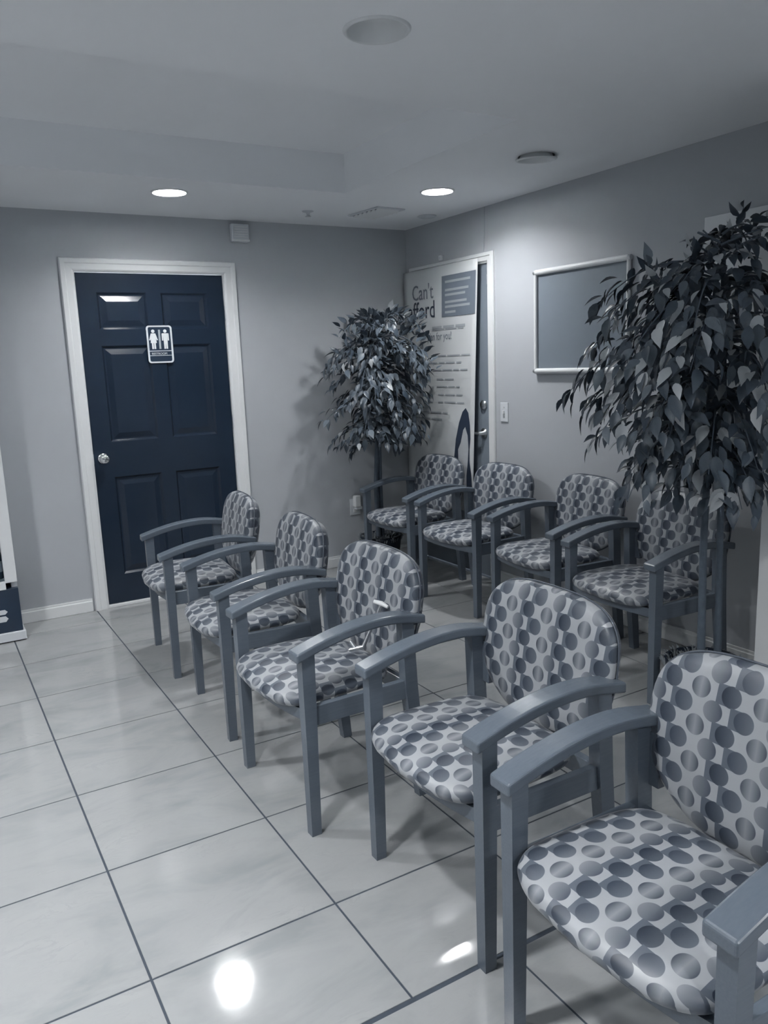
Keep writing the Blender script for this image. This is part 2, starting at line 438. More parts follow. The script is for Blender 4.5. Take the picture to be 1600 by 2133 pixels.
fs_ = [(q*n+k, q*n+(k+1) % n, q*n+n+(k+1) % n, q*n+n+k) for q in range(3) for k in range(n)]
mb.add(vs_, fs_).build('border', 'white_soft', sg)
def flat(name, pts, mat, parent, y=-.005, t=.0018): return MB().poly([(x, y, z) for x, z in pts], (0, -t, 0)).build(name, mat, parent)
def disc2(cx, cz, r, n=14): return [(cx+r*math.cos(2*math.pi*k/n), cz+r*math.sin(2*math.pi*k/n)) for k in range(n)]
wf = flat('woman_figure', [(-.052, .066), (-.024, .066), (-.011, .026), (-.018, .024), (-.023, .036), (-.019, .008), (-.026, .008), (-.026, -.028), (-.0365, -.028), (-.0365, .008), (-.0395, .008), (-.0395, -.028), (-.050, -.028), (-.050, .008), (-.057, .008), (-.053, .036), (-.058, .024), (-.065, .026)], 'white', sg)
flat('head', disc2(-.038, .079, .0105), 'white', wf)
mf = flat('man_figure', [(.016, .066), (.056, .066), (.058, .060), (.058, .022), (.050, .022), (.049, .054), (.048, -.028), (.038, -.028), (.0365, .014), (.035, -.028), (.025, -.028), (.024, .054), (.022, .022), (.014, .022), (.014, .060)], 'white', sg)
flat('head', disc2(.036, .079, .0105), 'white', mf)
flat('divider_bar', [(-.006, .088), (.006, .088), (.006, -.028), (-.006, -.028)], 'ink_light', sg)
flat('rule_line', [(-.068, -.038), (.068, -.038), (.068, -.0425), (-.068, -.0425)], 'white_soft', sg)
text_obj('lettering', 'RESTROOM', .0185, 'white', sg, Matrix.Translation((-.056, -.0058, -.0625)) @ Matrix.Rotation(math.pi/2, 4, 'X'), sx=1.0)
flat('rule_line', [(-.068, -.0665), (.068, -.0665), (.068, -.0695), (-.068, -.0695)], 'white_soft', sg)

# ------------------------------------------------------------------ second door (right wall)
d2 = empty('door_2', (XR, 0, 0)); struct(d2, 'grey door in a white frame half hidden by a banner', 'door')
FX = .010
P2 = [(-.50+.045, -.22, 1.15, 1.85), (-.85, -.60, 1.15, 1.85), (-.455, -.22, .2, .9), (-.85, -.60, .2, .9)]
box('door_slab', 'door_grey', d2, FX, FX+.04, D2A+.022, D2B-.022, .012, DH)
jm = MB(); jm.box(-.002, .10, D2A, D2A+.02, 0, DH+.02); jm.box(-.002, .10, D2B-.02, D2B, 0, DH+.02); jm.box(-.002, .10, D2A, D2B, DH, DH+.02); jm.build('jamb', 'trim', d2)
casing('door_casing', [(D2B-.014, 0), (D2B-.014, DH+.006), (D2A+.014, DH+.006), (D2A+.014, 0)], [(D2B+.055, 0), (D2B+.055, DH+.062), (D2A-.055, DH+.062), (D2A-.055, 0)], 'x', 0, d2)
def lathe_x(name, prof, mat, parent, y, z):
    o = MB().lathe(prof, n=20).build(name, mat, parent, (FX, y, z)); o.rotation_euler = (0, -math.pi/2, 0); return o
lathe_x('deadbolt', [(0, 0), (.032, 0), (.033, .006), (.026, .014), (.0, .016)], 'metal', d2, -.872, 1.15)
hl = lathe_x('door_lever', [(0, 0), (.032, 0), (.033, .006), (.016, .012), (.012, .045), (0, .046)], 'metal', d2, -.872, .968)
MB().tube([(0, .0, .04), (0, -.05, .044), (0, -.11, .042)], [.010, .009, .007], 8).build('lever_handle', 'metal', hl).rotation_euler = (0, 0, math.pi)
box('hinge', 'metal', d2, .0, .006, D2A+.018, D2A+.026, 1.90, 1.96)

# banner hanging over the second door
bn = tag(empty('banner', (2.236, 0, 0)), 'tall white printed banner hanging on the door by the corner ficus', 'banner')
def ban_y(s, z):                                    # s 0 left .. 1 right
    f = max(0, (2.03-z)/1.6)
    return (-.02)*(1-s) + s*(-.892+.085*f)
def ban_x(s, z):
    f = max(0, (2.03-z)/1.6)
    return -.004*math.sin(s*9+z*2)*f - .012*f*s
mb = MB(); NS, NZ = 16, 20
vs_ = []
for side in (0, 1):
    for j in range(NZ+1):
        z = 2.062-j*(2.062-.44)/NZ
        for i in range(NS+1): vs_.append((ban_x(i/NS, z)+.0015*side, ban_y(i/NS, z), z))
n1 = (NS+1)*(NZ+1); fs_ = []
for j in range(NZ):
    for i in range(NS):
        a = j*(NS+1)+i; fs_.append((a, a+1, a+NS+2, a+NS+1)); fs_.append((n1+a, n1+a+NS+1, n1+a+NS+2, n1+a+1))
for i in range(NS): fs_ += [(i, n1+i, n1+i+1, i+1), (NZ*(NS+1)+i, NZ*(NS+1)+i+1, n1+NZ*(NS+1)+i+1, n1+NZ*(NS+1)+i)]
for j in range(NZ): a = j*(NS+1); b = a+NS; fs_ += [(a, a+NS+1, n1+a+NS+1, n1+a), (b, n1+b, n1+b+NS+1, b+NS+1)]
mb.add(vs_, fs_, True).build('sheet', 'paper', bn)
def print_shape(name, pts, mat, parent=bn, off=.0022):
    """flat print following the banner: pts in (s,z)"""
    return MB().poly([(ban_x(s, z)-off, ban_y(s, z), z) for s, z in pts], (-.0006, 0, 0)).build(name, mat, parent)
def rect(s0, s1, z0, z1): return [(s0, z0), (s1, z0), (s1, z1), (s0, z1)]
bx = print_shape('print_box', rect(.555, .985, 1.728, 1.992), 'ink_box')
for k, (z, e) in enumerate(((1.952, .92), (1.899, .90), (1.868, .86), (1.822, .88), (1.792, .92), (1.757, .74))):
    print_shape('print_line', rect(.60, e, z-.0075, z+.0075), 'ink_light', bx, .003)
def ban_text(body, s, z, size, mat, sx=1.0):
    y = ban_y(s, z); x = ban_x(s, z)
    mw = Matrix.Translation((x-.0035, y, z)) @ Matrix(((0, 0, -1, 0), (-1, 0, 0, 0), (0, 1, 0, 0), (0, 0, 0, 1)))
    return text_obj('lettering', body, size, mat, bn, mw, .0004, sx)
ban_text("Can't", .13, 1.862, .145, 'ink', .85)
ban_text('afford', .07, 1.735, .165, 'ink_dark', .86)
ban_text('plan for you!', .35, 1.582, .072, 'ink', .78)
random.seed(5)
def greek(z, s0, s1, h=.009, mat='ink_light'):
    """a line of print too small to read: word-length strokes"""
    s = s0
    while s < s1-.02:
        w = min(random.uniform(.07, .17), s1-s); print_shape('print_line', rect(s, s+w, z-h/2, z+h/2), mat); s += w+.022
greek(1.664, .42, .86, .016, 'ink_light'); greek(1.648, .42, .84, .006)
for z, a, b in ((1.475, .40, .93), (1.428, .33, .82), (1.380, .42, .90), (1.318, .48, .72), (1.268, .48, .80), (1.214, .50, .84), (1.163, .50, .90), (1.208, .22, .40), (1.163, .26, .42), (1.09, .26, .64), (1.045, .12, .58)): greek(z, a, b)
hair = print_shape('print_figure', [(.775, .56), (.745, .66), (.74, .80), (.76, .92), (.80, 1.03), (.845, 1.105), (.885, 1.13), (.92, 1.10), (.945, 1.02), (.955, .93), (.945, .86), (.95, .78), (.975, .70), (.99, .62), (.99, .56)], 'ink_dark')
print_shape('print_face', [(.83, .56), (.815, .70), (.80, .79), (.795, .85), (.83, .90), (.86, .985), (.885, 1.005), (.92, .95), (.935, .86), (.93, .78), (.915, .68), (.92, .56)], 'skin_print', hair, .0034)
print_shape('print_mark', rect(.05, .19, .86, .955), 'ink'); print_shape('print_mark', rect(.20, .27, .90, .95), 'ink_light')

# ------------------------------------------------------------------ things on the walls
wb = tag(empty('framed_board', (XR, -1.749, 1.639)), 'silver framed grey board on the right wall above the chairs', 'board')
hw, hh = .358, .292
box('sheet', 'board', wb, -.010, -.001, -hw+.012, hw-.012, -hh+.012, hh-.012)
r_ = .0155
for a, b in (((-.016, -hw+.008, hh-r_), (-.016, hw-.008, hh-r_)), ((-.016, -hw+.008, -hh+r_), (-.016, hw-.008, -hh+r_))):
    MB().tube([a, b], r_, 14).build('frame_rail', 'white', wb)
for s in (-1, 1):
    MB().tube([(-.016, s*(hw-.012), -hh+.02), (-.016, s*(hw-.012), hh-.02)], .0115, 12).build('frame_stile', 'white', wb)
for s in (-1, 1):
    for t in (-1, 1): MB().tube([(-.016, s*(hw-.0145), t*(hh-r_)), (-.016, s*(hw+.002), t*(hh-r_))], [.0165, .013], 12).build('corner_cap', 'metal', wb)

pb = tag(empty('wall_board', (XR, -2.83, 1.70)), 'plain pale board on the right wall behind the large ficus', 'board')
box('panel', 'paper_dim', pb, -.016, -.001, -.30, .30, -.33, .33, c=.003)

sw = tag(empty('light_switch', (XR, -1.094, 1.112)), 'white light switch plate beside the banner door', 'light switch')
box('plate', 'white_soft', sw, -.006, -.0005, -.037, .037, -.06, .06, c=.0025)
tg = box('toggle', 'white', sw, -.016, -.004, -.006, .006, -.011, .011, c=.002)
for z in (-.03, .03): MB().lathe([(0, 0), (.004, 0), (.003, .002), (0, .0022)], n=10).build('screw', 'metal', sw, (-.0058, 0, z)).rotation_euler = (0, -math.pi/2, 0)

ot = tag(empty('wall_outlet', (1.772, 0, .424)), 'white wall outlet plate with a plug-in adapter near the corner', 'outlet')
box('plate', 'white_soft', ot, -.042, .042, -.006, -.0005, -.06, .06, c=.0025)
for z in (-.026,):
    box('socket', 'white', ot, -.017, .017, -.0085, -.005, z-.014, z+.014, c=.002)
ad = box('adapter', 'white', ot, -.020, .026, -.050, -.006, .002, .086, c=.006)
box('adapter_base', 'white_soft', ad, -.012, .036, -.046, -.008, -.016, .006, c=.004)

al = tag(empty('alarm_box', (1.02, 0, 2.283)), 'small white louvered alarm box high on the wall above the door', 'alarm')
box('housing', 'white_soft', al, -.058, .058, -.042, -.0005, -.054, .054, c=.005)
for k in range(5): box('slat', 'white', al, -.046, .046, -.047, -.041, .036-k*.015-.004, .036-k*.015+.003, c=.001)
box('lower_lip', 'white', al, -.058, .058, -.048, -.041, -.052, -.040, c=.002)

sn = tag(empty('door_sensor', (XR, -.448, 2.118)), 'tiny white sensor on the wall just above the banner', 'sensor')
box('housing', 'white', sn, -.018, -.0005, -.016, .016, -.016, .016, c=.003)
box('lens', 'white_soft', sn, -.021, -.017, -.007, .007, -.009, .007, c=.001)
MB().tube([(XR-.003, -.918, H-.002), (XR-.003, -.915, 2.22), (XR-.003, -.905, 2.098)], .0022, 6).build('wall_cable', 'ink_light')
tag(bpy.data.objects['wall_cable'], 'thin cable running down the wall from ceiling to banner door', 'cable')

# ------------------------------------------------------------------ ceiling fittings
def ring_prof(ri, ro, t): return [(ri, 0), (ri+.002, -t*.8), ((ri+ro)/2, -t), (ro-.004, -t*.8), (ro, -.001), (ro, 0)]
def can_light(x, y, label, lit, group, tilt=None, drop=0, glow='glow'):
    t = tag(empty('recessed_light', (x, y, H-drop)), label, 'ceiling light', group)
    MB().lathe(ring_prof(.083, .097, .007), n=40).build('trim_ring', 'white', t)
    if lit:
        MB().lathe([(0, .046), (.05, .046), (.080, .048), (.080, .052), (0, .052)], n=40).build('diffuser', glow, t)
        MB().lathe([(.084, -.003), (.083, .012), (.081, .054), (.0, .055)], n=40).build('reflector', 'white', t)
    else:
        MB().lathe([(.084, -.003), (.076, .012), (.066, .04), (.060, .055), (.0, .060)], n=36).build('reflector', 'white', t)
        MB().lathe([(.0, .035), (.02, .037), (.034, .047), (.036, .06), (.03, .077)], n=24).build('bulb', 'white', t)
    if tilt: t.rotation_euler = tilt
    return t
can_light(*LIT[0], 'lit round recessed ceiling light in front of the restroom door', True, 'recessed ceiling lights')
can_light(*LIT[1], 'lit round recessed ceiling light near the corner above the banner', True, 'recessed ceiling lights')
can_light(*CANS[0], 'large unlit recessed ceiling light nearest the camera, at the top', False, 'recessed ceiling lights')
can_light(*CANS[1], 'unlit recessed ceiling light above the framed board, its ring hanging loose', False, 'recessed ceiling lights', tilt=(math.radians(4), math.radians(-3), 0), drop=.012)
for (x, y), lab in zip(FILL_CANS, ('beside the camera', 'over the open floor on the left', 'near the left wall', 'well behind the camera', 'well behind the camera on the right')):
    can_light(x, y, 'added fill downlight out of view ' + lab, True, 'recessed ceiling lights', glow='glow_fill_rear' if y < -6 else 'glow_fill')

vt = tag(empty('ceiling_vent', (1.725, -.54, H), math.radians(6)), 'white ceiling air vent with an open louvre near the corner', 'vent')
fr = MB()
for b in ((-.105, .105, -.160, -.140), (-.105, .105, .140, .160), (-.105, -.085, -.14, .14), (.085, .105, -.14, .14)): fr.box(b[0], b[1], b[2], b[3], -.008, -.0005, c=.002)
fr.build('frame', 'white_soft', vt)
box('backing', 'ink_dark', vt, -.085, .085, -.14, .14, -.003, -.0005)
for k in range(6):
    o = box('louvre', 'white', vt, -.084, .084, -.015, .015, -.001, .001, c=0); o.location = (0, -.115+k*.046, -.011); o.rotation_euler = (math.radians(-24), 0, 0)
sp = tag(empty('sprinkler_head', (1.31, -.43, H)), 'small ceiling sprinkler head left of the air vent', 'sprinkler')
MB().lathe([(0, 0), (.036, 0), (.034, -.004), (.014, -.006), (.010, -.02), (.006, -.028), (0, -.028)], n=20).build('escutcheon', 'white_soft', sp)
MB().lathe([(0, -.030), (.018, -.030), (.018, -.032), (0, -.032)], n=16).build('deflector', 'metal', sp)
for s in (-1, 1): MB().tube([(s*.008, 0, -.018), (s*.011, 0, -.025), (s*.004, 0, -.031)], .002, 6).build('frame_arm', 'metal', sp)
cf = tag(empty('ceiling_plate', (2.11, -.53, H)), 'small flat pale plate on the ceiling in the corner', 'plate')
MB().lathe([(0, -.012), (.05, -.011), (.06, -.006), (.062, -.0005), (0, -.0005)], n=28).build('cover', 'white_soft', cf)
MB().lathe([(0, -.0145), (.012, -.0145), (.014, -.0115), (0, -.0115)], n=14).build('button', 'white', cf)

# ------------------------------------------------------------------ chairs
def arm_z(x):
    P = [(-.03, .604), (.06, .630), (.15, .649), (.24, .659), (.33, .658), (.45, .637)]
    for (a, p), (b, q) in zip(P, P[1:]):
        if x <= b:
            t = (x-a)/(b-a); i = P.index((a, p))
            m0 = (q-p) if i == 0 else ((P[i+1][1]-P[i-1][1])/(P[i+1][0]-P[i-1][0])*(b-a))
            m1 = (q-p) if i+2 >= len(P) else ((P[i+2][1]-P[i][1])/(P[i+2][0]-P[i][0])*(b-a))
            return (2*t**3-3*t**2+1)*p+(t**3-2*t**2+t)*m0+(-2*t**3+3*t**2)*q+(t**3-t**2)*m1
    return P[-1][1]
def superpt(a, e):
    c, s = math.cos(a), math.sin(a)
    return math.copysign(abs(c)**(2/e), c), math.copysign(abs(s)**(2/e), s)
def set_uv(me, fn):
    uv = me.uv_layers.new(name='fabric')
    for l in me.loops: uv.data[l.index].uv = fn(me.vertices[l.vertex_index].co)
def pad(outline, front, back, nang=56):
    """two-sided cushion: outline(angle)->(p,q); front/back(r,p,q)->offset along the third axis"""
    rings = [0.0, .28, .52, .70, .82, .90, .955, .985, 1.0]
    mb = MB(); V = []; F = []
    def emit(rs, fn):
        start = len(V)
        for r in rs:
            for k in range(nang):
                p, q = outline(2*math.pi*k/nang); V.append((p*r, q*r, fn(r, p*r, q*r)))
        return start
    a = emit(rings[1:], front); b = emit(rings[1:-1][::-1], back)
    n = nang; nr = len(rings)-1 + len(rings)-2
    for i in range(nr-1):
        for k in range(n): F.append((i*n+k, i*n+(k+1) % n, (i+1)*n+(k+1) % n, (i+1)*n+k))
    V.append((0, 0, front(0, 0, 0))); c0 = len(V)-1; V.append((0, 0, back(0, 0, 0))); c1 = len(V)-1
    for k in range(n): F.append((c0, (k+1) % n, k)); F.append((c1, (nr-1)*n+k, (nr-1)*n+(k+1) % n))
    return V, F
def make_chair():
    t = empty('armchair')
    # legs
    for s in (-1, 1):
        y0, y1 = sorted((s*.243, s*.281))
        yb0, yb1 = sorted((s*.246, s*.278))
        zt = .60
        mb = MB(); mb.hexa([(0.001, yb0, 0), (.034, yb0, 0), (.034, yb1, 0), (.001, yb1, 0), (-.002, y0, zt), (.042, y0, zt+.012), (.042, y1, zt+.012), (-.002, y1, zt)]); mb.build('leg', 'wood', t)
        for nm in ('leg',):
            mb = MB()
            mb.hexa([(.408, yb0, 0), (.444, yb0, 0), (.444, yb1, 0), (.408, yb1, 0), (.366, y0, .40), (.412, y0, .40), (.412, y1, .40), (.366, y1, .40)])
            mb.hexa([(.366, y0, .40), (.412, y0, .40), (.412, y1, .40), (.366, y1, .40), (.358, y0, .635), (.402, y0, .628), (.402, y1, .628), (.358, y1, .635)])
            mb.build('leg', 'wood', t)
        # arm
        a0, a1 = sorted((s*.228, s*.292)); th = .029
        bm = bmesh.new(); X = [-.022+.466*k/14 for k in range(15)]; rows = []
        for x in X:
            z = arm_z(x); e = .0 
            rows.append([bm.verts.new(p) for p in ((x, a0, z-th), (x, a1, z-th), (x, a1, z), (x, a0, z))])
        for r0, r1 in zip(rows, rows[1:]):
            for k in range(4): bm.faces.new((r0[k], r0[(k+1) % 4], r1[(k+1) % 4], r1[k]))
        bm.faces.new(rows[0][::-1]); bm.faces.new(rows[-1])
        bm.normal_update()
        ed = [e for e in bm.edges if len(e.link_faces) == 2 and e.calc_face_angle(0) > .6]
        bmesh.ops.bevel(bm, geom=ed, offset=.006, segments=3, affect='EDGES', profile=.5)
        mb = MB().from_bm(bm); o = mb.build('armrest', 'wood', t)
        for p in o.data.polygons: p.use_smooth = False
        # side rail
        r0, r1 = sorted((s*.250, s*.272))
        MB().box(.038, .372, r0, r1, .360, .424, c=.002).build('side_rail', 'wood', t)
    # curved front apron and rear rail
    mb = MB(); n = 14; vs_ = []
    for k in range(n+1):
        y = -.243+.486*k/n; x = .004-.030*(1-(y/.243)**2)
        vs_ += [(x+.010, y, .372), (x+.032, y, .372), (x+.032, y, .408), (x+.010, y, .408)]
    fs_ = [(4*k+i, 4*k+(i+1) % 4, 4*k+4+(i+1) % 4, 4*k+4+i) for k in range(n) for i in range(4)] + [(3, 2, 1, 0), (4*n, 4*n+1, 4*n+2, 4*n+3)]
    mb.add(vs_, fs_).build('front_rail', 'wood', t)
    MB().box(.372, .396, -.246, .246, .366, .418, c=.002).build('rear_rail', 'wood', t)
    # seat cushion
    def so(a):
        e = 7.0 if math.cos(a) < 0 else 4.6
        c, s = superpt(a, e)
        y = s*.2425; x = .178+c*.194
        if c < 0: x -= .046*(1-abs(s)**2.4)*abs(c)
        if c > 0: y *= 1-.05*c
        return x-.178, y
    V, F = pad(so, lambda r, p, q: .437+.027*max(0, 1-r**9)**.5+.016*(1-r*r), lambda r, p, q: .437-.030*max(0, 1-r**12)**.5)
    V = [(x+.178, y, z-(.010*min(1, max(0, (.06-x-.178)/.12)) if True else 0)) for x, y, z in V]
    mb = MB().add(V, F, True); me = mb.mesh('seat', 'fabric')
    def suv(co):
        drop = max(0, .458-co.z); fx = max(0, (.06-co.x)/.08); 
        u = -co.y; v = co.x
        if co.x < .03: v = co.x-drop
        elif abs(co.y) > .2: u -= math.copysign(drop, co.y)
        return (u+.012, v+.02)
    set_uv(me, suv); seat = link('seat', me, t)
    # back cushion, slightly reclined and curved
    def bo(a):
        c, s = math.cos(a), math.sin(a)
        e = 3.3 if s > 0 else 3.0
        p, q = superpt(a, e)
        y = p*.265; z = q*(.179 if q > 0 else .212)
        if q < 0: y *= 1-.30*abs(q)**2.2
        return y, z
    V, F = pad(bo, lambda r, p, q: -.026*max(0, 1-r**5)**.5-.008*(1-r*r), lambda r, p, q: .058*max(0, 1-r**8)**.5)
    def bend(y, z, d):
        zz = .634+z; x = .405+(zz-.45)*.165-.012*(y*y)/.06 + d
        return (x, y, zz)
    W = [bend(y, z, d) for y, z, d in V]
    mb = MB().add(W, F, True); me = mb.mesh('backrest', 'fabric')
    set_uv(me, lambda co: (-co.y+.02, co.z*1.02+.03)); link('backrest', me, t)
    bk = [o for o in t.children if o.name.startswith('backrest')][0] if t.children else None
    # piping around the back cushion
    pts = [bend(bo(2*math.pi*k/48)[0]*1.003, bo(2*math.pi*k/48)[1]*1.003, .012) for k in range(49)]
    MB().tube(pts, .0028, 6, cap=False).build('piping', 'fabric', bk)
    for s in (-1, 1): MB().box(.398, .420, *sorted((s*.215, s*.250)), .47, .60, c=.002).build('back_bracket', 'wood', t)
    return t
def copy_tree(o, parent=None):
    c = o.copy(); COL.objects.link(c); c.parent = parent
    for ch in list(o.children):
        copy_tree(ch, c)
    return c
proto = make_chair()
bpy.context.view_layer.update()
FRONT = 'patterned armchairs in the front row'; REAR = 'patterned armchairs along the right wall'
CH = [
 (.050, -4.09, 0.5, 'dotted armchair nearest the camera, cut off at the lower right', FRONT),
 (.110, -3.394, 0.3, 'dotted armchair second from the camera, lamp glint on its near armrest', FRONT),
 (-.004, -2.655, -1.5, 'dotted armchair in the middle of the front row with a metal tool on it', FRONT),
 (.028, -1.890, 4.0, 'dotted armchair second from the restroom door in the front row', FRONT),
 (.036, -1.120, 5.2, 'dotted armchair closest to the restroom door, farthest of the front row', FRONT),
 (1.682, -.590, -2.0, 'dotted armchair in the corner by the banner and the smaller ficus', REAR),
 (1.690, -1.265, -2.0, 'dotted armchair second from the corner along the right wall', REAR),
 (1.700, -1.925, 5.0, 'dotted armchair third from the corner, under the framed board', REAR),
 (1.612, -2.604, 3.5, 'dotted armchair behind the stems of the large ficus', REAR),
]
for i, (x, y, a, lab, g) in enumerate(CH):
    c = proto if i == 0 else copy_tree(proto)
    c.location = (x, y, 0); c.rotation_euler = (0, 0, -math.radians(a)); tag(c, lab, 'chair', g)

# small metal tool lying between seat and back of the middle chair
tl = tag(empty('metal_tool', (.30, -2.765, .505)), 'small pale metal tool with a crossbar lying on the middle front chair', 'tool')
MB().tube([(0, 0, 0), (.05, .0, .085), (.075, -.004, .135)], [.007, .006, .008], 8).build('shaft', 'metal', tl)
MB().tube([(.062, .018, .148), (.078, -.004, .143), (.090, -.026, .133)], [.007, .009, .006], 8).build('crossbar', 'white', tl)
MB().tube([(.004, 0, .004), (-.04, .022, -.004)], [.008, .006], 8).build('prong', 'metal', tl)
MB().tube([(-.02, .011, 0), (-.028, .032, .022)], [.006, .006], 8).build('prong', 'metal', tl)
MB().tube([(-.04, .022, -.004), (-.05, .038, .018)], [.006, .006], 8).build('prong', 'metal', tl)

# ------------------------------------------------------------------ ficus trees
def leaf_mesh(name, mat, fold=.34, droop=.26, wid=.46):
    mb = MB(); T = [0, .12, .3, .5, .72, .88, 1.0]; Wd = [.02, .60, .98, 1.0, .62, .24, .0]
    vs_ = []
    for t, w_ in zip(T, Wd):
        w2 = w_*wid/2; zc = -droop*t*t
        vs_ += [(t, -w2, zc+fold*w2), (t, 0, zc), (t, w2, zc+fold*w2)]
    fs_ = []
    for i in range(len(T)-1):
        a = i*3; fs_ += [(a, a+1, a+4, a+3), (a+1, a+2, a+5, a+4)]
    me = bpy.data.meshes.new(name); me.from_pydata(vs_, [], fs_); me.materials.append(M[mat])
    for p in me.polygons: p.use_smooth = True
    return me
def tree(name, label, base, stems, crown_axis, prof, nbr, lpb, lsize, ok, seed, pale, pot_r, pot_h, zr, extra=(), sprigs=()):
    rnd = random.Random(seed)
    t = tag(empty(name, base), label, 'plant', 'artificial ficus trees')
    bx_, by_, _ = base
    # pot
    MB().lathe([(0, 0), (pot_r*.78, 0), (pot_r*.80, .01), (pot_r*.97, pot_h*.9), (pot_r, pot_h*.92), (pot_r, pot_h), (pot_r*.92, pot_h), (pot_r*.90, pot_h*.86), (0, pot_h*.86)], n=36).build('pot', 'black', t)
    # moss
    mb = MB()
    for k in range(520):
        a = rnd.uniform(0, 2*math.pi); r = pot_r*1.02*math.sqrt(rnd.random()); p = Vector((r*math.cos(a), r*math.sin(a), pot_h*.86))
        d = Vector((math.cos(a)*rnd.uniform(-.1, .8), math.sin(a)*rnd.uniform(-.1, .8), rnd.uniform(.5, 1))).normalized()*rnd.uniform(.025, .06)
        sd = Vector((rnd.uniform(-1, 1), rnd.uniform(-1, 1), rnd.uniform(-.3, .3))).normalized()*.004
        q = p+d*.6+Vector((0, 0, .008)); e = p+d*1.1-Vector((0, 0, .012))
        mb.add([p-sd, p+sd, q+sd, q-sd, e], [(0, 1, 2, 3), (3, 2, 4)])
    ms = mb.build('moss', 'moss', t); ms['kind'] = 'stuff'
    for pts, r0, r1 in stems:
        n = len(pts); MB().tube([Vector(p)-Vector((bx_, by_, 0)) for p in pts], [r0+(r1-r0)*k/(n-1) for k in range(n)], 9).build('trunk', 'bark', t)
    L = leaf_mesh('leaf', 'leaf'); P = leaf_mesh('leaf', 'leaf_pale')
    leaves = []
    def rad_at(z):
        for (z0, r0), (z1, r1) in zip(prof, prof[1:]):
            if z <= z1: return r0+(r1-r0)*max(0, min(1, (z-z0)/(z1-z0)))
        return prof[-1][1]
    specs = []
    for i in range(nbr):
        f = (i+.5)/nbr; specs.append((zr[0]+(zr[1]-zr[0])*f+rnd.uniform(-.04, .04), i*2.39996+rnd.uniform(-.3, .3), None))
    for e in extra: specs.append(e)
    for z, az, R in specs:
        ax = crown_axis(z); out = Vector((math.cos(az), math.sin(az), 0))
        if R is None: R = rad_at(z)*rnd.uniform(.80, 1.12)
        while R > .06 and not ok(ax+out*R*1.04+Vector((0, 0, 0))): R -= .03
        rise = .16*R/.5+rnd.uniform(-.02, .04); fall = (.42 if z < 1.75 else .12)*R/.5+rnd.uniform(-.04, .06)
        side = Vector((-out.y, out.x, 0)); curl = rnd.uniform(-.12, .12)
        path = []
        for k in range(9):
            q = k/8; path.append(ax+out*R*q+side*curl*R*q*q+Vector((0, 0, rise*q*1.5-fall*q*q)))
        if not ok(path[0]): continue
        while len(path) > 3 and not ok(path[-1]): path.pop()
        np_ = len(path)-1
        MB().tube([p-Vector((bx_, by_, 0)) for p in path], [.0055-.0042*k/8 for k in range(len(path))], 5, cap=False).build('branch', 'bark', t)
        nl = int(lpb*(.55+.65*R/.5))
        for j in range(nl):
            q = .16+.84*((j+rnd.random())/nl)**.85; k = min(np_-1, int(q*np_)); fr_ = q*np_-k
            p = path[k].lerp(path[k+1], fr_); tan = (path[k+1]-path[k]).normalized()
            sg_ = 1 if j % 2 else -1
            lat = (side*sg_*rnd.uniform(.3, 1.0)+Vector((0, 0, rnd.uniform(-.35, .45))))
            off = lat.normalized()*rnd.uniform(.0, .07)*(.6+.6*R/.5)
            p = p+off
            d = (tan*rnd.uniform(.35, 1.0)+lat*rnd.uniform(.2, .9)+Vector((0, 0, -(rnd.uniform(.5, 1.2) if rnd.random() < .3 else rnd.uniform(-.25, .5))))).normalized()
            if z > zr[1]-.18 and rnd.random() < .6: d = (d+Vector((0, 0, 1.3))).normalized()
            sz = lsize*rnd.uniform(.72, 1.25)
            if not (ok(p) and ok(p+d*sz*1.05)): continue
            up = (Vector((0, 0, 1))+Vector((rnd.uniform(-.6, .6), rnd.uniform(-.6, .6), 0))+out*.35)
            yv = up.cross(d)
            if yv.length < .05: continue
            yv.normalize(); zv = d.cross(yv)
            mw = Matrix(((d.x*sz, yv.x*sz, zv.x*sz, p.x-bx_), (d.y*sz, yv.y*sz, zv.y*sz, p.y-by_), (d.z*sz, yv.z*sz, zv.z*sz, p.z), (0, 0, 0, 1)))
            leaves.append(((p-CAM).length - .25*rnd.random(), mw, rnd.random() < pale))
    for p0, p1, nl in sprigs:                       # upright twigs at the top of the crown
        p0, p1 = Vector(p0), Vector(p1); ax_ = (p1-p0).normalized()
        MB().tube([p0-Vector((bx_, by_, 0)), p0.lerp(p1, .55)+Vector((.01, 0, 0))-Vector((bx_, by_, 0)), p1-Vector((bx_, by_, 0))], [.004, .003, .0015], 5, cap=False).build('branch', 'bark', t)
        for j in range(nl):
            q = .25+.75*j/(nl-1); an = j*2.4; sd_ = Vector((math.cos(an), math.sin(an), 0)); p = p0.lerp(p1, q)
            d = (ax_*rnd.uniform(.5, 1.0)+sd_*rnd.uniform(.5, .9)).normalized(); yv = (sd_+Vector((0, 0, .2))).cross(d).normalized(); zv = d.cross(yv); sz = lsize*rnd.uniform(.7, 1.05)
            leaves.append(((p-CAM).length-.3, Matrix(((d.x*sz, yv.x*sz, zv.x*sz, p.x-bx_), (d.y*sz, yv.y*sz, zv.y*sz, p.y-by_), (d.z*sz, yv.z*sz, zv.z*sz, p.z), (0, 0, 0, 1))), rnd.random() < .3))
    leaves.sort(key=lambda a: a[0])
    for dist, mw, pl in leaves[:298]:
        o = link('leaf', P if pl else L, t); o.matrix_local = mw
    rest = leaves[298:]
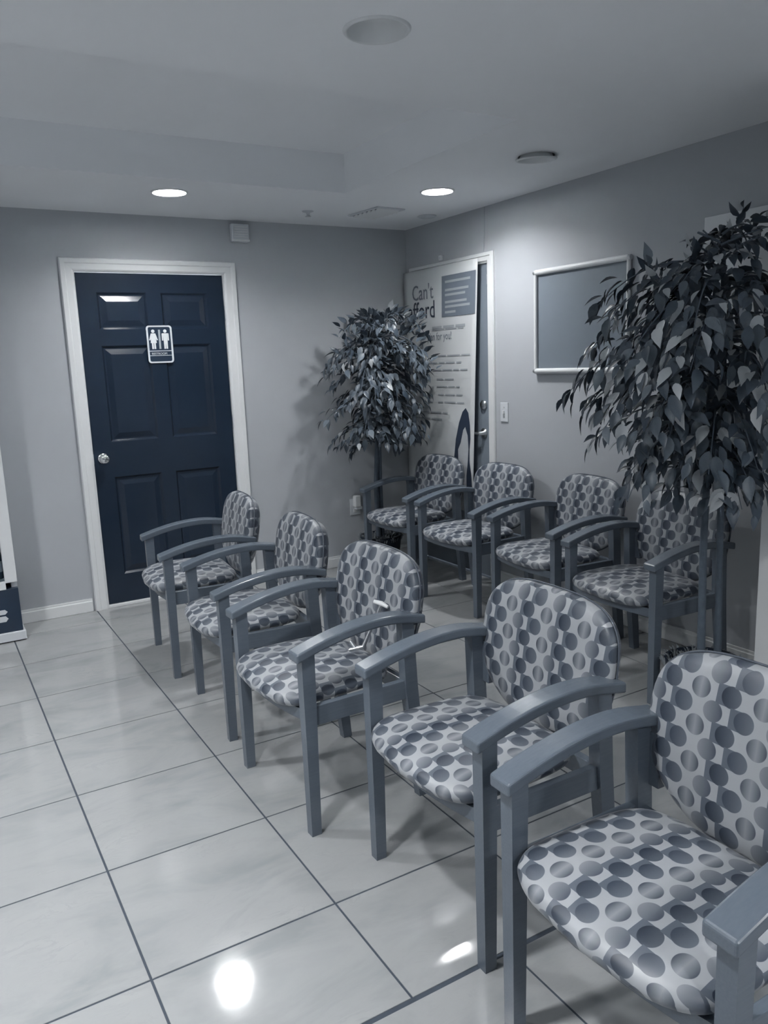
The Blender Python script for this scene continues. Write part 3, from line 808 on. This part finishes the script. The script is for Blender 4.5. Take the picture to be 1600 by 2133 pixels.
    for mesh, flag, nm in ((L, False, 'foliage'), (P, True, 'pale_foliage')):
        sel = [mw for _, mw, pl in rest if pl == flag]
        if not sel: continue
        mb = MB(); base_v = [v.co.copy() for v in mesh.vertices]; base_f = [tuple(p.vertices) for p in mesh.polygons]
        for mw in sel: mb.add([mw @ v for v in base_v], base_f, True)
        me = bpy.data.meshes.new(nm); me.from_pydata(mb.v, [], mb.f); me.materials.append(mesh.materials[0])
        for p in me.polygons: p.use_smooth = True
        o = link(nm, me, t); o['kind'] = 'stuff'
    return t, len(leaves)

# large ficus beside the wall end
B2 = (1.70, -3.04, 0)
def ok2(p):
    if p.x > 2.235 or p.z > 2.33 or p.y > -2.3 and p.z < .9: return False
    if p.z > 1.745+(p.x-1.45)*.44: return False
    if p.x > 1.75 and p.y < -3.17: return False
    if p.y < -3.75: return False
    if p.z < .86 and p.x > 1.55 and p.y > -2.93: return False
    return True
tree('ficus_tree', 'large artificial ficus tree with two stems beside the wall end', B2,
     [([(1.672, -3.05, .16), (1.660, -3.05, .7), (1.668, -3.05, 1.3), (1.70, -3.03, 1.75)], .0165, .010),
      ([(1.775, -3.05, .16), (1.757, -3.05, .7), (1.742, -3.05, 1.3), (1.72, -3.04, 1.8)], .0155, .009)],
     lambda z: Vector((1.705, -3.04, z)),
     [(.80, .20), (.95, .28), (1.15, .40), (1.4, .53), (1.6, .58), (1.75, .48), (1.9, .32), (2.05, .18)],
     64, 31, .074, ok2, 11, .16, .15, .23, (.95, 2.0),
     extra=[(1.62, math.pi*1.03, .58), (1.56, math.pi*.96, .56), (1.50, math.pi*1.10, .58), (1.42, math.pi*1.0, .58), (1.30, math.pi*1.08, .54), (1.18, math.pi*1.0, .52), (1.66, math.pi*1.15, .54), (1.10, math.pi*1.3, .36), (1.0, math.pi*1.2, .36), (1.22, math.pi*1.22, .46), (1.42, math.pi*1.3, .42), (1.70, math.pi*.95, .5)],
     sprigs=[((1.47, -3.0, 1.64), (1.372, -3.0, 1.755), 9), ((1.66, -3.0, 1.62), (1.60, -3.0, 1.815), 10), ((1.80, -2.95, 1.75), (1.95, -2.95, 1.98), 12)])
# smaller ficus in the corner
B1 = (1.855, -.215, 0)
def ok1(p):
    if p.x > 2.20 or p.y > -.045 or p.z > 2.2: return False
    if p.z < .86 and p.y < -.27: return False
    return True
def ax1(z): return Vector((1.845-.01*z, -.215-.085*min(1.6, max(0, z-.4)), z))
tree('ficus_tree', 'smaller artificial ficus tree standing in the corner beside the banner', B1,
     [([(1.84, -.215, .16), (1.83, -.22, .6), (1.835, -.26, 1.0), (1.835, -.32, 1.65)], .022, .010),
      ([(1.87, -.215, .16), (1.865, -.22, .6), (1.85, -.26, 1.0), (1.83, -.30, 1.5)], .016, .009)],
     ax1,
     [(.70, .14), (.90, .24), (1.05, .36), (1.25, .40), (1.5, .42), (1.65, .36), (1.8, .22), (1.95, .12)],
     56, 26, .068, ok1, 4, .03, .150, .24, (.90, 1.76),
     extra=[(1.0, 3.6, .36), (.98, 5.0, .30), (1.52, 3.3, .42), (1.45, 3.9, .42), (1.35, 4.4, .42), (1.56, 5.2, .40), (1.5, 5.9, .36), (1.3, 5.6, .36)])

# ------------------------------------------------------------------ display cooler at the left edge
ck = tag(empty('display_cooler', (-.86, -.185, 0)), 'white framed display cooler with a dark base at the left edge', 'cooler')
cw = .335
box('plinth', 'white_soft', ck, -cw-.012, cw+.012, -.145, .165, .006, .055, c=.003)
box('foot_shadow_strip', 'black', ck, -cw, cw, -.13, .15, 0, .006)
box('base_panel', 'navy', ck, -cw, cw, -.128, .165, .055, .30, c=.003)
mk = empty('print_mark'); bpy.data.objects.remove(mk, do_unlink=True)
for z0, z1 in ((.118, .150), (.160, .186)):
    MB().poly([(x, -.1285, z) for x, z in ((.10, z0), (.255, z0), (.268, (z0+z1)/2), (.255, z1), (.10, z1))], (0, -.0015, 0)).build('print_mark', 'white_soft', ck)
bd = MB(); bd.box(-cw, -cw+.03, -.10, .165, .30, 1.95); bd.box(cw-.03, cw, -.10, .165, .30, 1.95); bd.box(-cw+.03, cw-.03, .14, .165, .30, 1.95); bd.box(-cw, cw, -.10, .165, 1.92, 1.95)
bd.build('cabinet_body', 'white_soft', ck)
df = MB(); df.box(-cw, -cw+.062, -.136, -.102, .335, 1.93, c=.004); df.box(cw-.062, cw, -.136, -.102, .335, 1.93, c=.004); df.box(-cw+.06, cw-.06, -.134, -.104, 1.86, 1.93); df.box(-cw+.06, cw-.06, -.134, -.104, .300, .345)
dfo = df.build('door_frame', 'white', ck)
box('door_glass', 'glass', dfo, -cw+.06, cw-.06, -.120, -.116, .345, 1.86)
for z in (.345, .63, .92, 1.21, 1.50):
    box('shelf', 'white_soft', ck, -cw+.03, cw-.03, -.085, .14, z-.012, z)
rnd = random.Random(3)
bprof = [(0, 0), (.028, 0), (.030, .006), (.030, .12), (.027, .145), (.012, .175), (.012, .20), (.014, .202), (.014, .215), (0, .216)]
bme = MB().lathe(bprof, n=14).mesh('bottle', 'bottle'); lme = MB().lathe([(.0305, .04), (.0305, .10)], n=14).mesh('bottle_label', 'bottle_pale')
k = 0
for r, z in enumerate((.345, .63, .92, 1.21)):
    bo_ = link('bottle', bme, None, (-.86+cw-.085, -.185-.03, z))
    tag(bo_, 'dark bottle on the %s shelf of the display cooler' % ('lowest', 'second lowest', 'third lowest', 'fourth lowest')[r], 'bottle', 'bottles in the display cooler')
    link('bottle_label', lme, bo_)
